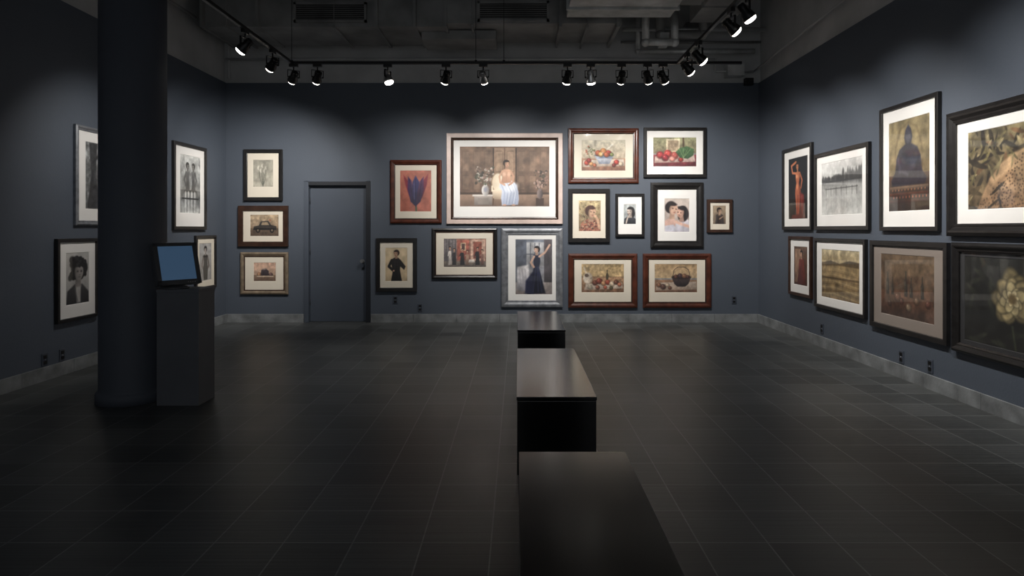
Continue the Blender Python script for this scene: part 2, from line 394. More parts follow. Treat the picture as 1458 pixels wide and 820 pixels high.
# ------------------------------------------------------------------ printed photographs
class Cv:
    def __init__(s, w, h, tex=0.0045, seed=1):
        s.w, s.h = w, h; s.nx = int(w / tex) + 2; s.ny = int(h / tex) + 2
        s.asp = w / h
        s.U, s.V = np.meshgrid(np.linspace(0, 1, s.nx), np.linspace(0, 1, s.ny))
        s.X = s.U * s.asp; s.Y = s.V
        s.a = np.full((s.ny, s.nx, 3), 128.0); s.r = np.random.RandomState(seed)
    def mix(s, al, c):
        c = np.asarray(c, float); al = al[..., None]
        s.a = s.a * (1 - al) + al * c
    def grad(s, t, b2, v0=0, v1=1):
        k = np.clip((s.V - v0) / (v1 - v0), 0, 1)[..., None]
        g = np.asarray(t, float) * (1 - k) + np.asarray(b2, float) * k
        m = ((s.V >= v0) & (s.V <= v1))[..., None]; s.a = np.where(m, g, s.a)
    def el(s, cx, cy, rx, ry, c, rot=0, soft=.25, a=1.0, c2=None):
        dx = (s.U - cx) * s.asp; dy = s.V - cy; t = math.radians(rot)
        x = dx * math.cos(t) + dy * math.sin(t); y = -dx * math.sin(t) + dy * math.cos(t)
        r = np.sqrt((x / (rx * s.asp)) ** 2 + (y / ry) ** 2)
        al = np.clip((1 + soft / 2 - r) / soft, 0, 1) * a
        if c2 is not None:
            k = np.clip((x / (rx * s.asp) + 1) / 2, 0, 1)[..., None]
            c = np.asarray(c, float) * (1 - k) + np.asarray(c2, float) * k
        s.mix(al, c)
    def _seg(s, p, q):
        px, py = p[0] * s.asp, p[1]; qx, qy = q[0] * s.asp, q[1]
        dx, dy = qx - px, qy - py; L = dx * dx + dy * dy + 1e-12
        t = np.clip(((s.X - px) * dx + (s.Y - py) * dy) / L, 0, 1)
        return np.hypot(s.X - px - t * dx, s.Y - py - t * dy), t
    def poly(s, pts, c, soft=.012, a=1.0, c2=None):
        d = np.full(s.X.shape, 9.0); ins = np.zeros(s.X.shape, bool); n = len(pts)
        for i in range(n):
            p, q = pts[i], pts[(i + 1) % n]
            d = np.minimum(d, s._seg(p, q)[0])
            px, py, qx, qy = p[0] * s.asp, p[1], q[0] * s.asp, q[1]
            if py != qy:
                cond = (py > s.Y) != (qy > s.Y)
                ins ^= cond & (s.X < (qx - px) * (s.Y - py) / (qy - py) + px)
        sd = np.where(ins, -d, d)
        if c2 is not None:
            vs = [p[1] for p in pts]; k = np.clip((s.V - min(vs)) / (max(vs) - min(vs) + 1e-6), 0, 1)[..., None]
            c = np.asarray(c, float) * (1 - k) + np.asarray(c2, float) * k
        s.mix(np.clip(.5 - sd / soft, 0, 1) * a, c)
    def line(s, pts, w, c, soft=.008, a=1.0):
        d = np.full(s.X.shape, 9.0)
        for i in range(len(pts) - 1): d = np.minimum(d, s._seg(pts[i], pts[i + 1])[0])
        s.mix(np.clip(.5 - (d - w) / soft, 0, 1) * a, c)
    def rect(s, x0, y0, x1, y1, c, c2=None, soft=.008, a=1.0): s.poly([(x0, y0), (x1, y0), (x1, y1), (x0, y1)], c, soft, a, c2)
    def noise(s, amp=.15, sc=6, octv=4):
        tot = np.zeros(s.X.shape); am = 1.0; su = 0
        for o in range(octv):
            n = int(sc * 2 ** o) + 2; m = int(n * s.asp) + 2; g = s.r.rand(n + 1, m + 1)
            y = s.V * (n - .01); x = s.U * (m - .01); yi = y.astype(int); xi = x.astype(int)
            fy = y - yi; fx = x - xi; fy = fy * fy * (3 - 2 * fy); fx = fx * fx * (3 - 2 * fx)
            v = (g[yi, xi] * (1 - fx) + g[yi, xi + 1] * fx) * (1 - fy) + (g[yi + 1, xi] * (1 - fx) + g[yi + 1, xi + 1] * fx) * fy
            tot += am * v; su += am; am *= .6
        s.a = s.a * (1 + amp * 2 * ((tot / su) - .5) * 2)[..., None]
    def blobs(s, n, x0, y0, x1, y1, r0, r1, cols, soft=.5, a=.9):
        for _ in range(n):
            c = cols[s.r.randint(len(cols))]; r = s.r.uniform(r0, r1)
            s.el(s.r.uniform(x0, x1), s.r.uniform(y0, y1), r / s.asp, r * s.r.uniform(.6, 1.2), c, s.r.uniform(0, 180), soft, a, c2=tuple(v * .6 for v in c))
    def fruit(s, x, y, r, c):
        s.el(x, y + r * .15, r * 1.15 / s.asp, r * 1.05, tuple(v * .35 for v in c), soft=.4, a=.7)
        s.el(x, y, r / s.asp, r, tuple(v * .62 for v in c), soft=.15); s.el(x - r * .2 / s.asp, y - r * .2, r * .7 / s.asp, r * .7, c, soft=.9)
        s.el(x - r * .35 / s.asp, y - r * .38, r * .18 / s.asp, r * .15, (245, 230, 210), soft=.9, a=.4)
    def head(s, x, y, r, skin=(214, 168, 138), hair=(34, 24, 22), turn=0.0, tilt=0, long=False):
        """photographed head: hair mass, neck, side-lit face, brows, eyes, nose and lips; r = half face height"""
        q = s.asp; d = tuple(v * .6 for v in skin); m_ = tuple(v * .86 for v in skin)
        s.el(x - turn * r * .18 / q, y - r * .26, r * .92 / q, r * .98, hair, tilt, .22)
        if long: s.el(x - turn * r * .3 / q, y + r * .4, r * .95 / q, r * 1.25, hair, tilt, .25)
        s.poly([(x - r * .32 / q, y + r * .5), (x + r * .32 / q, y + r * .5), (x + r * .45 / q, y + r * 1.6), (x - r * .45 / q, y + r * 1.6)], d, r * .2, c2=m_)
        t = turn * r * .2 / q
        s.el(x + t, y + r * .02, r * .64 / q, r * .82, d if turn > 0 else skin, tilt, .2, c2=skin if turn > 0 else d)
        s.el(x + t, y + r * .45, r * .44 / q, r * .48, m_, tilt, .4)
        s.el(x + t * 1.8, y - r * .1, r * .42 / q, r * .5, skin, tilt, 1.2, .8)
        s.el(x + t * .6, y - r * .76, r * .66 / q, r * .27, hair, tilt - 10 * turn, .6)
        for k in (-1, 1):
            ex = x + t * 1.9 + k * r * .26 / q; ey = y + r * .0 + k * math.sin(math.radians(tilt)) * r * .26
            s.el(ex, ey - r * .13, r * .17 / q, r * .05, d, tilt, 1.0, .7); s.el(ex, ey, r * .13 / q, r * .075, tuple(v * .35 for v in d), tilt, .9, .8)
        s.el(x + t * 2.4, y + r * .22, r * .06 / q, r * .2, tuple(min(255, v * 1.08) for v in skin), tilt, 1.0, .6); s.el(x + t * 2.3, y + r * .36, r * .13 / q, r * .06, d, tilt, 1.0, .7)
        s.el(x + t * 2.0, y + r * .57, r * .19 / q, r * .07, (150, 76, 70) if skin[0] > skin[2] + 20 else d, tilt, .7, .85)
    def obj(s, parent, y):
        nx, ny = s.nx, s.ny
        s.noise(.07, 3, 3)
        p = np.pad(s.a, ((1, 1), (1, 1), (0, 0)), 'edge')      # optical softness of a print
        s.a = (p[1:-1, 1:-1] * 2 + p[:-2, 1:-1] + p[2:, 1:-1] + p[1:-1, :-2] + p[1:-1, 2:]) / 6
        g = s.a.mean(-1, keepdims=True); s.a = g + (s.a - g) * 0.88
        x = (s.U - .5) * s.w; z = (.5 - s.V) * s.h
        co = np.stack([x, np.zeros_like(x), z], -1).reshape(-1, 3).astype(np.float32)
        idx = np.arange(nx * ny).reshape(ny, nx)
        q = np.stack([idx[1:, :-1], idx[1:, 1:], idx[:-1, 1:], idx[:-1, :-1]], -1).reshape(-1, 4)
        me = bpy.data.meshes.new('print'); me.vertices.add(nx * ny); me.vertices.foreach_set('co', co.ravel())
        me.loops.add(q.size); me.loops.foreach_set('vertex_index', q.ravel().astype(np.int32))
        me.polygons.add(len(q)); me.polygons.foreach_set('loop_start', (np.arange(len(q)) * 4).astype(np.int32))
        me.update(calc_edges=True)
        at = me.color_attributes.new('Col', 'FLOAT_COLOR', 'POINT')
        rgba = np.ones((nx * ny, 4), np.float32); rgba[:, :3] = lin(np.clip(s.a, 0, 255)).reshape(-1, 3)
        at.data.foreach_set('color', rgba.ravel())
        me.materials.append(M_print); me.validate()
        o = bpy.data.objects.new('print', me); COL.objects.link(o); o.parent = parent; o.location = y
        return o

SK = (206, 158, 128)
def a_tulips_bw(c):
    c.grad((150, 146, 132), (172, 166, 150))
    for x, y, l in ((.3, .3, .35), (.5, .22, .5), (.68, .3, .62), (.42, .4, .45), (.6, .42, .55)):
        c.line([(x, y + .05), (l, .7), (.5, .98)], .008, (90, 92, 80))
        c.el(x, y, .085, .085, (212, 206, 190), soft=.4, c2=(140, 136, 122)); c.el(x + .02, y + .01, .02, .07, (110, 106, 96), a=.6)
    c.noise(.08, 6)
def a_sepia_car(c):
    c.grad((176, 152, 120), (120, 98, 78)); c.rect(0, .62, 1, 1, (110, 90, 72), (80, 64, 52)); c.noise(.15, 5)
    c.poly([(.1, .72), (.13, .55), (.3, .5), (.38, .3), (.64, .28), (.74, .48), (.92, .54), (.93, .72)], (58, 52, 50), .02, c2=(30, 28, 28)); c.poly([(.38, .48), (.42, .35), (.61, .34), (.67, .48)], (150, 128, 100), .015)
    for x in (.27, .77): c.el(x, .73, .075, .12, (20, 18, 18)); c.el(x, .73, .035, .055, (120, 104, 86))
    c.line([(.14, .58), (.9, .58)], .008, (140, 120, 96), a=.6); c.rect(.66, .2, .74, .3, (150, 76, 58), a=.6); c.noise(.1, 12)
def a_small_still(c):
    c.grad((206, 164, 140), (176, 146, 120)); c.rect(0, .66, 1, 1, (130, 104, 84), (96, 74, 60)); c.poly([(.3, .7), (.34, .4), (.44, .34), (.58, .34), (.68, .44), (.7, .7)], (78, 66, 70), .02, c2=(44, 36, 40))
    c.fruit(.24, .62, .1, (206, 150, 110)); c.fruit(.78, .64, .1, (110, 80, 76)); c.el(.5, .34, .1, .04, (150, 130, 120)); c.rect(.14, .72, .9, .77, (206, 184, 160)); c.noise(.1, 6)
def a_red_tulip(c):
    c.grad((186, 108, 90), (172, 94, 76)); c.noise(.06, 3)
    c.line([(.5, .74), (.52, 1.0)], .018, (70, 92, 66))
    c.poly([(.1, .1), (.22, .22), (.42, .45), (.55, .75), (.45, .8), (.28, .6), (.17, .35)], (160, 58, 66), .02, c2=(96, 34, 56))
    c.poly([(.9, .08), (.86, .35), (.72, .65), (.55, .82), (.48, .7), (.62, .4)], (150, 56, 70), .02, c2=(84, 34, 56))
    c.poly([(.25, .14), (.36, .24), (.46, .5), (.5, .88), (.34, .76), (.24, .46)], (86, 56, 104), .02, c2=(40, 30, 60))
    c.poly([(.5, .12), (.62, .28), (.62, .62), (.51, .9), (.4, .62), (.4, .28)], (66, 62, 116), .02, c2=(36, 30, 62))
    c.poly([(.76, .14), (.76, .46), (.66, .76), (.5, .88), (.56, .5), (.64, .26)], (100, 56, 96), .02, c2=(44, 32, 58))
    for a, b2 in ((.5, .5), (.3, .42), (.7, .6)): c.line([(a, .2), (b2, .78)], .006, (30, 26, 52), a=.6)
    c.line([(.45, .32), (.46, .7)], .006, (150, 136, 180), a=.5); c.noise(.05, 10)
def a_interior_woman(c):
    c.grad((112, 86, 68), (92, 70, 56))
    for i in range(8):
        x = i / 8; c.rect(x + .006, .02, x + .119, .76, (148, 120, 96) if i in (3, 4) else (112, 88, 70), (128, 98, 76) if i in (3, 4) else (96, 74, 60))
        for v0, v1 in ((.07, .42), (.48, .72)):
            c.rect(x + .026, v0, x + .1, v1, (84, 64, 52), a=.6); c.rect(x + .030, v0 + .01, x + .098, v1 - .006, (164, 134, 108) if i in (3, 4) else (118, 94, 76), a=.9)
    c.rect(.368, .02, .382, .76, (58, 42, 34)); c.rect(.622, .02, .636, .76, (58, 42, 34)); c.noise(.16, 7)
    c.grad((150, 122, 102), (104, 82, 68), .8, 1.0); c.rect(0, .765, 1, .8, (66, 50, 40)); c.noise(.06, 12)
    c.rect(.14, .8, .38, .83, (206, 198, 190)); c.rect(.16, .83, .36, .98, (160, 150, 142), (110, 100, 94)); c.rect(.2, .86, .32, .96, (132, 122, 114))
    c.el(.285, .73, .042, .095, (224, 220, 216), c2=(120, 114, 112)); c.rect(.268, .6, .302, .66, (190, 184, 180)); c.el(.285, .72, .02, .04, (110, 116, 140), soft=.6, a=.5)
    for k in range(9): c.line([(.285, .64), (.2 + k * .02, .42 + .04 * abs(k - 4))], .003, (70, 74, 50))
    c.blobs(90, .18, .34, .38, .62, .012, .03, [(214, 196, 182), (170, 134, 118), (84, 84, 66), (228, 216, 202), (60, 56, 46), (140, 114, 98)])
    c.rect(.85, .86, .94, .99, (70, 52, 44)); c.el(.895, .79, .033, .085, (140, 122, 116), c2=(60, 52, 52)); c.rect(.88, .7, .91, .74, (110, 96, 92))
    c.blobs(70, .83, .4, .97, .7, .01, .026, [(150, 114, 98), (76, 70, 56), (186, 154, 138), (52, 44, 38), (104, 82, 70)])
    # upholstered chair, pulled to the left of the sitter
    c.el(.425, .6, .075, .17, (150, 122, 94), soft=.08); c.el(.425, .6, .064, .15, (212, 192, 164), soft=.15, c2=(240, 228, 206)); c.poly([(.36, .72), (.5, .72), (.5, .88), (.37, .88)], (226, 208, 182), .01, c2=(160, 138, 116)); c.line([(.375, .87), (.37, .97)], .008, (80, 58, 44)); c.line([(.36, .66), (.36, .74)], .012, (232, 216, 190))
    # draped cloth over the lap and down to the floor
    c.poly([(.45, .6), (.52, .57), (.585, .57), (.635, .64), (.655, .76), (.66, .88), (.65, .97), (.47, .985), (.46, .86), (.47, .74), (.44, .68)], (216, 222, 234), .015, c2=(164, 174, 198))
    c.el(.575, .68, .07, .07, (236, 240, 246), -20, .8, .8)
    for a, m2_, b2 in ((.46, .5, .49), (.49, .54, .52), (.53, .575, .55), (.57, .61, .585), (.6, .635, .62), (.62, .65, .64)): c.line([(a, .62), (m2_, .76), (b2, .96)], .004, (132, 144, 176), .018, .75)
    for a, m2_, b2 in ((.5, .55, .535), (.58, .62, .6)): c.line([(a, .66), (m2_, .78), (b2, .95)], .003, (244, 246, 250), .016, .7)
    c.el(.5, .975, .022, .012, SK); c.el(.6, .975, .022, .012, SK)
    c.poly([(.47, .4), (.5, .375), (.545, .375), (.576, .4), (.564, .49), (.578, .6), (.456, .62), (.474, .5)], SK, .016, c2=(176, 132, 108))
    c.el(.493, .46, .02, .034, (220, 178, 150), soft=.9); c.el(.549, .46, .02, .034, (210, 166, 138), soft=.9); c.line([(.522, .43), (.52, .58)], .003, (156, 114, 92), .03, .5)
    c.line([(.474, .41), (.442, .5), (.452, .6), (.5, .64)], .014, SK, .014); c.line([(.572, .41), (.6, .5), (.59, .6), (.55, .64)], .014, (186, 140, 114), .014); c.head(.522, .29, .058, SK, (36, 26, 22), .5)
def a_black_dress(c):
    c.grad((206, 184, 148), (190, 166, 130))
    c.poly([(.3, .34), (.42, .29), (.58, .29), (.7, .36), (.93, .56), (.86, .66), (.68, .56), (.67, .68), (.76, 1), (.26, 1), (.34, .7), (.28, .5)], (36, 33, 34), .02, c2=(20, 18, 19))
    c.line([(.3, .37), (.16, .56), (.36, .68)], .04, (30, 28, 29)); c.line([(.45, .34), (.42, .66)], .01, (64, 60, 60), .03, .6); c.line([(.56, .4), (.6, .9)], .01, (58, 54, 54), .04, .6)
    c.el(.38, .69, .04, .025, SK); c.head(.5, .17, .095, (208, 162, 130), (40, 28, 24), -.6, -8); c.noise(.05, 4)
def a_red_room(c):
    c.grad((150, 104, 88), (120, 82, 70)); c.rect(0, .0, .3, .8, (120, 112, 112), (84, 78, 80)); c.rect(.32, .05, .6, .75, (176, 96, 78), (130, 66, 54)); c.rect(.64, .02, .98, .78, (196, 158, 136)); c.rect(.7, .1, .9, .7, (156, 84, 66), (110, 56, 46)); c.rect(0, .8, 1, 1, (116, 104, 94), (84, 74, 66))
    for x in (.05, .12, .2, .27): c.rect(x, .02, x + .012, .78, (70, 64, 66))
    c.rect(.4, .14, .52, .42, (206, 176, 140)); c.rect(.42, .17, .5, .39, (90, 66, 60)); c.noise(.15, 8)
    for x, h, k, w_ in ((.15, .3, (226, 214, 204), .035), (.25, .36, (50, 44, 46), .04), (.44, .36, (38, 34, 36), .045), (.56, .42, (180, 140, 116), .04), (.8, .32, (34, 30, 32), .045), (.91, .4, (150, 104, 90), .035)):
        c.poly([(x - w_ * .7, h + .13), (x + w_ * .7, h + .13), (x + w_ * .8, .55), (x + w_ * 1.2, .93), (x - w_ * 1.2, .93), (x - w_ * .8, .55)], k, .02, c2=tuple(v * .6 for v in k)); c.line([(x - w_ * .8, h + .16), (x - w_ * 1.3, .6)], .018, k); c.head(x, h + .03, .05, SK, (40, 28, 26))
    c.poly([(.6, .74), (.72, .74), (.74, .84), (.58, .84)], (216, 206, 196), .02, c2=(150, 140, 130)); c.noise(.1, 12)
def a_navy_dress(c):
    c.grad((112, 118, 130), (132, 128, 130)); c.rect(0, 0, .3, .8, (90, 96, 110), (70, 74, 86)); c.rect(.3, .05, .78, .5, (164, 164, 166), (140, 140, 144)); c.rect(.78, 0, 1, .85, (86, 78, 82), (60, 56, 60))
    for x in (.4, .52, .64): c.rect(x, .06, x + .02, .5, (76, 80, 92))
    c.rect(.3, .26, .78, .275, (76, 80, 92)); c.rect(0, .78, 1, 1, (156, 146, 142), (110, 100, 98)); c.poly([(.05, .5), (.35, .46), (.42, .82), (.2, .95), (.02, .9)], (212, 208, 208), .03, c2=(120, 118, 126)); c.noise(.15, 7)
    for a in (.1, .18, .26): c.line([(a, .54), (a + .05, .86)], .01, (140, 138, 146), .03, .7)
    c.poly([(.49, .28), (.66, .28), (.68, .4), (.64, .5), (.82, .98), (.32, 1), (.5, .5), (.49, .4)], (30, 34, 60), .02, c2=(14, 16, 32)); c.poly([(.46, .6), (.28, .75), (.26, .98), (.5, 1)], (28, 32, 60), .03)
    for a, b2 in ((.56, .48), (.6, .62), (.62, .72)): c.line([(a, .5), (b2, .95)], .006, (54, 60, 96), .02, .7)
    c.line([(.65, .31), (.8, .24), (.93, .1)], .018, (206, 164, 142), .012); c.line([(.51, .31), (.42, .42), (.5, .5)], .018, (206, 164, 142), .012); c.head(.58, .19, .06, (214, 172, 150), (30, 24, 26), -.6); c.noise(.06, 12)
def a_fruit_bowl(c):
    c.grad((196, 188, 166), (176, 158, 134), 0, .6); c.grad((164, 124, 98), (126, 86, 68), .6, 1.0); c.noise(.08, 4)
    c.poly([(.04, .66), (.96, .62), (.99, .84), (.02, .88)], (212, 196, 178), .02, c2=(160, 140, 124)); c.poly([(.3, .5), (.74, .5), (.64, .78), (.4, .78)], (206, 204, 204), .015, c2=(120, 128, 146)); c.line([(.33, .58), (.71, .58)], .012, (80, 100, 136)); c.el(.52, .5, .22, .06, (90, 108, 134))
    for x, y, r, k in ((.38, .42, .09, (204, 96, 56)), (.5, .36, .1, (216, 140, 76)), (.62, .42, .09, (190, 62, 48)), (.44, .46, .08, (222, 170, 90)), (.57, .47, .08, (206, 100, 60)), (.69, .47, .06, (150, 160, 90)),
                       (.12, .74, .08, (190, 70, 54)), (.22, .78, .07, (214, 150, 90)), (.17, .66, .07, (160, 50, 44)), (.3, .82, .06, (206, 110, 70)), (.8, .72, .08, (186, 60, 48)), (.9, .78, .07, (222, 196, 166)), (.74, .82, .06, (130, 50, 44))): c.fruit(x, y, r, k)
    c.line([(.2, .6), (.14, .4), (.24, .26)], .008, (96, 110, 70)); c.blobs(10, .1, .2, .3, .5, .02, .04, [(206, 120, 90), (120, 130, 84)], .4); c.noise(.1, 10)
def a_peppers(c):
    c.grad((150, 150, 112), (116, 104, 80), 0, .55); c.grad((134, 56, 62), (90, 34, 40), .6, 1.0); c.rect(.3, .05, .62, .5, (210, 196, 164), (180, 160, 130)); c.rect(.34, .1, .58, .46, (150, 130, 104)); c.rect(.68, 0, .72, .5, (86, 70, 54)); c.noise(.15, 6)
    c.poly([(.04, .66), (.3, .56), (.95, .6), (.98, .84), (.02, .88)], (210, 190, 176), .02, c2=(150, 124, 116))
    for x, y, r, k in ((.16, .6, .12, (176, 50, 54)), (.34, .56, .13, (196, 66, 62)), (.28, .7, .11, (150, 36, 46)), (.5, .62, .12, (206, 90, 80)), (.44, .74, .09, (222, 140, 126)), (.64, .76, .08, (170, 56, 50))): c.fruit(x, y, r, k)
    c.poly([(.52, .5), (.62, .36), (.78, .3), (.95, .4), (.93, .62), (.8, .74), (.62, .7)], (78, 112, 70), .03, c2=(46, 72, 46))
    for a in (.6, .7, .8, .88): c.line([(.7, .7), (a, .38)], .008, (130, 156, 100), .02, .7)
    c.noise(.12, 10)
def a_pattern_portrait(c):
    c.grad((176, 158, 116), (110, 88, 64)); c.noise(.15, 6); c.blobs(120, 0, 0, 1, .95, .012, .03, [(150, 120, 80), (196, 180, 136), (96, 78, 54), (176, 120, 84), (70, 60, 44)], .5, .7)
    c.poly([(.12, .72), (.4, .6), (.7, .6), (.93, .74), (1, 1), (.05, 1)], (150, 90, 72), .03); c.blobs(90, .12, .66, .95, 1, .012, .03, [(196, 130, 92), (116, 60, 50), (214, 190, 150), (90, 60, 50)], .5)
    c.head(.56, .38, .19, (208, 164, 132), (70, 42, 32), .7, 14); c.line([(.95, .9), (.88, .66), (.78, .52)], .04, (200, 156, 124), .03); c.el(.76, .5, .06, .035, (206, 162, 130), soft=.5); c.noise(.12, 8)
def a_small_portrait(c):
    c.grad((180, 184, 184), (140, 146, 148)); c.poly([(.05, .72), (.4, .6), (.7, .6), (1, .74), (1, 1), (0, 1)], (60, 62, 70), .03, c2=(36, 38, 44)); c.head(.54, .36, .2, (190, 174, 162), (38, 36, 38), -.8, -10, long=True); c.line([(.2, .95), (.3, .7), (.44, .56)], .035, (180, 164, 152), .03); c.noise(.12, 6)
def a_couple(c):
    c.grad((190, 176, 166), (176, 158, 150)); c.poly([(0, .68), (.2, .58), (.4, .62), (.5, .8), (.5, 1), (0, 1)], (214, 172, 156), .03, c2=(190, 146, 134)); c.poly([(.45, .74), (.6, .64), (.85, .6), (1, .66), (1, 1), (.4, 1)], (216, 210, 216), .03, c2=(170, 166, 178))
    c.head(.69, .42, .17, (206, 160, 138), (30, 24, 26), -1.0, 12, long=True); c.head(.3, .31, .19, (220, 176, 150), (32, 24, 26), 1.0, 16)
    c.line([(1, .84), (.74, .78), (.46, .7)], .045, (214, 170, 150), .03); c.line([(.74, .66), (.76, .96)], .008, (150, 146, 160), .03, .7); c.poly([(.0, .82), (.36, .78), (.5, .92), (.4, 1), (0, 1)], (190, 188, 200), .03); c.noise(.06, 6)
def a_sepia_figure(c):
    c.grad((156, 136, 110), (110, 92, 74)); c.poly([(.22, .5), (.4, .44), (.62, .44), (.8, .54), (.86, 1), (.16, 1)], (70, 56, 50), .04, c2=(44, 34, 32)); c.head(.5, .28, .15, (190, 154, 124), (46, 34, 30), .5); c.line([(.75, .6), (.5, .72)], .03, (176, 140, 112), .03); c.noise(.12, 5)
def a_banquet(c):
    c.grad((156, 132, 92), (176, 148, 104), 0, .45); c.grad((160, 124, 92), (110, 78, 58), .45, 1.0); c.noise(.18, 5); c.rect(0, .44, 1, .47, (96, 72, 54), a=.6)
    c.poly([(.1, .7), (.95, .66), (.98, .86), (.06, .92)], (204, 188, 170), .03, c2=(150, 132, 116)); c.el(.15, .5, .11, .2, (214, 202, 184), c2=(140, 124, 108)); c.el(.12, .4, .05, .06, (90, 74, 64)); c.line([(.1, .3), (.06, .12)], .02, (190, 176, 156))
    for x, y, r, k in ((.32, .66, .09, (120, 64, 48)), (.42, .6, .1, (150, 66, 50)), (.52, .68, .08, (206, 150, 104)), (.62, .64, .09, (170, 74, 54)), (.72, .7, .09, (214, 190, 160)), (.82, .64, .08, (110, 66, 50)), (.9, .72, .07, (190, 110, 80)), (.2, .8, .08, (206, 190, 166)), (.38, .82, .07, (140, 80, 60)), (.56, .82, .06, (196, 96, 70)), (.7, .84, .06, (96, 84, 56))): c.fruit(x, y, r, k)
    c.poly([(.58, .56), (.57, .4), (.595, .3), (.59, .2), (.62, .2), (.615, .3), (.64, .4), (.63, .56)], (70, 62, 46), .015); c.noise(.16, 12)
def a_bowls(c):
    c.grad((166, 136, 98), (184, 156, 118), 0, .5); c.grad((144, 108, 82), (106, 74, 56), .55, 1.0); c.noise(.12, 5)
    c.poly([(.05, .66), (.98, .62), (1, .9), (.02, .94)], (186, 168, 150), .03, c2=(140, 120, 104)); c.poly([(.4, .46), (.86, .46), (.8, .7), (.72, .8), (.54, .8), (.46, .7)], (74, 60, 58), .02, c2=(34, 28, 30)); c.el(.63, .46, .23, .08, (40, 32, 34))
    for x, y, r, k in ((.5, .44, .07, (110, 70, 56)), (.6, .41, .08, (84, 60, 66)), (.7, .42, .08, (150, 104, 76)), (.78, .45, .06, (90, 56, 50)), (.1, .74, .08, (140, 96, 72)), (.2, .8, .09, (96, 66, 58)), (.3, .74, .07, (196, 172, 146)), (.36, .84, .06, (110, 72, 56))): c.fruit(x, y, r, k)
    c.line([(.42, .47), (.46, .2), (.55, .1), (.7, .1), (.8, .2), (.84, .47)], .01, (60, 48, 42)); c.noise(.1, 12)
def a_nude_red(c):
    c.grad((12, 16, 19), (20, 14, 14)); o = (192, 108, 68)
    c.line([(.40, .255), (.22, .24), (.16, .12), (.4, .07)], .02, o, .012); c.line([(.6, .255), (.72, .38), (.66, .5)], .02, (170, 90, 56), .012)
    c.poly([(.38, .245), (.48, .225), (.62, .245), (.6, .34), (.565, .42), (.64, .53), (.66, .62), (.6, .78), (.57, .96), (.44, .96), (.4, .78), (.36, .6), (.37, .52), (.42, .42), (.385, .34)], o, .02, c2=(150, 66, 42))
    c.el(.45, .31, .05, .028, (222, 146, 100), soft=.8); c.el(.56, .31, .045, .028, (206, 128, 84), soft=.8); c.el(.47, .47, .05, .05, (214, 132, 86), soft=.9); c.line([(.59, .28), (.55, .42), (.62, .6)], .012, (110, 50, 34), .03, .7); c.line([(.505, .62), (.505, .94)], .008, (84, 30, 20), .02)
    c.head(.49, .145, .065, (206, 128, 86), (30, 20, 18), -.5); c.poly([(.6, .56), (.82, .62), (.86, .94), (.6, .96)], (120, 34, 28), .04, c2=(70, 18, 18)); c.line([(.7, .64), (.74, .92)], .012, (160, 60, 46), .03, .7)
    c.poly([(.2, .93), (.86, .92), (.9, 1), (.15, 1)], (90, 34, 26), .03)
def a_lake(c):
    c.grad((196, 196, 193), (170, 170, 166), 0, .36); c.noise(.05, 3, 2); c.grad((140, 140, 137), (192, 192, 188), .37, 1.0)
    for k in range(60):
        x = c.r.uniform(0, 1); h = c.r.uniform(.04, .12) * (1.3 if x > .55 else .7); c.el(x, .36 - h * .5, .03, h, (62, 62, 62), soft=.5, a=.8)
    c.rect(0, .35, 1, .385, (60, 60, 60)); c.rect(0, .385, 1, .46, (100, 100, 98), (140, 140, 138), a=.7)
    c.rect(.1, .5, .9, .512, (70, 70, 70))
    for x in (.12, .25, .38, .51, .64, .77, .88): c.line([(x, .48), (x, .64)], .006, (56, 56, 56)); c.line([(x, .64), (x + .008, .88)], .005, (140, 140, 138), .02, .7)
    for k in range(25): y = c.r.uniform(.55, 1); x = c.r.uniform(0, .8); c.line([(x, y), (x + c.r.uniform(.05, .2), y)], .002, (160, 160, 158), .008, .5)
    c.noise(.06, 14)
def a_statue(c):
    c.grad((132, 118, 84), (112, 94, 66)); c.noise(.12, 4)
    c.rect(0, .6, 1, 1, (78, 58, 44), (44, 32, 28))
    c.line([(.16, .62), (.18, .3), (.3, .1), (.5, .04), (.7, .1), (.82, .3), (.84, .62)], .008, (92, 76, 54), .03, .6)
    c.poly([(.5, .06), (.55, .1), (.57, .12), (.6, .2), (.57, .27), (.72, .32), (.8, .42), (.84, .62), (.16, .62), (.2, .42), (.28, .32), (.43, .27), (.4, .2), (.43, .12), (.45, .1)], (60, 60, 72), .02, c2=(42, 42, 52))
    c.el(.5, .19, .07, .07, (78, 78, 88), soft=.5); c.poly([(.06, .66), (.2, .55), (.5, .52), (.8, .55), (.94, .66), (.9, .72), (.1, .72)], (50, 48, 58), .02, c2=(36, 32, 40)); c.line([(.24, .42), (.3, .56), (.5, .6)], .02, (78, 76, 88), .03, .6); c.line([(.76, .42), (.7, .56), (.52, .6)], .02, (34, 34, 42), .03, .6)
    for y, k in ((.73, (124, 96, 72)), (.8, (96, 56, 42)), (.88, (74, 44, 36))): c.rect(.03, y, .97, y + .035, k, tuple(v * .6 for v in k))
    for k in range(11): x = .1 + k * .08; c.el(x, .77, .010, .010, (200, 124, 76), soft=.8, a=.8); c.el(x + .03, .85, .012, .014, (150, 76, 54), soft=.6)
    c.noise(.14, 12)
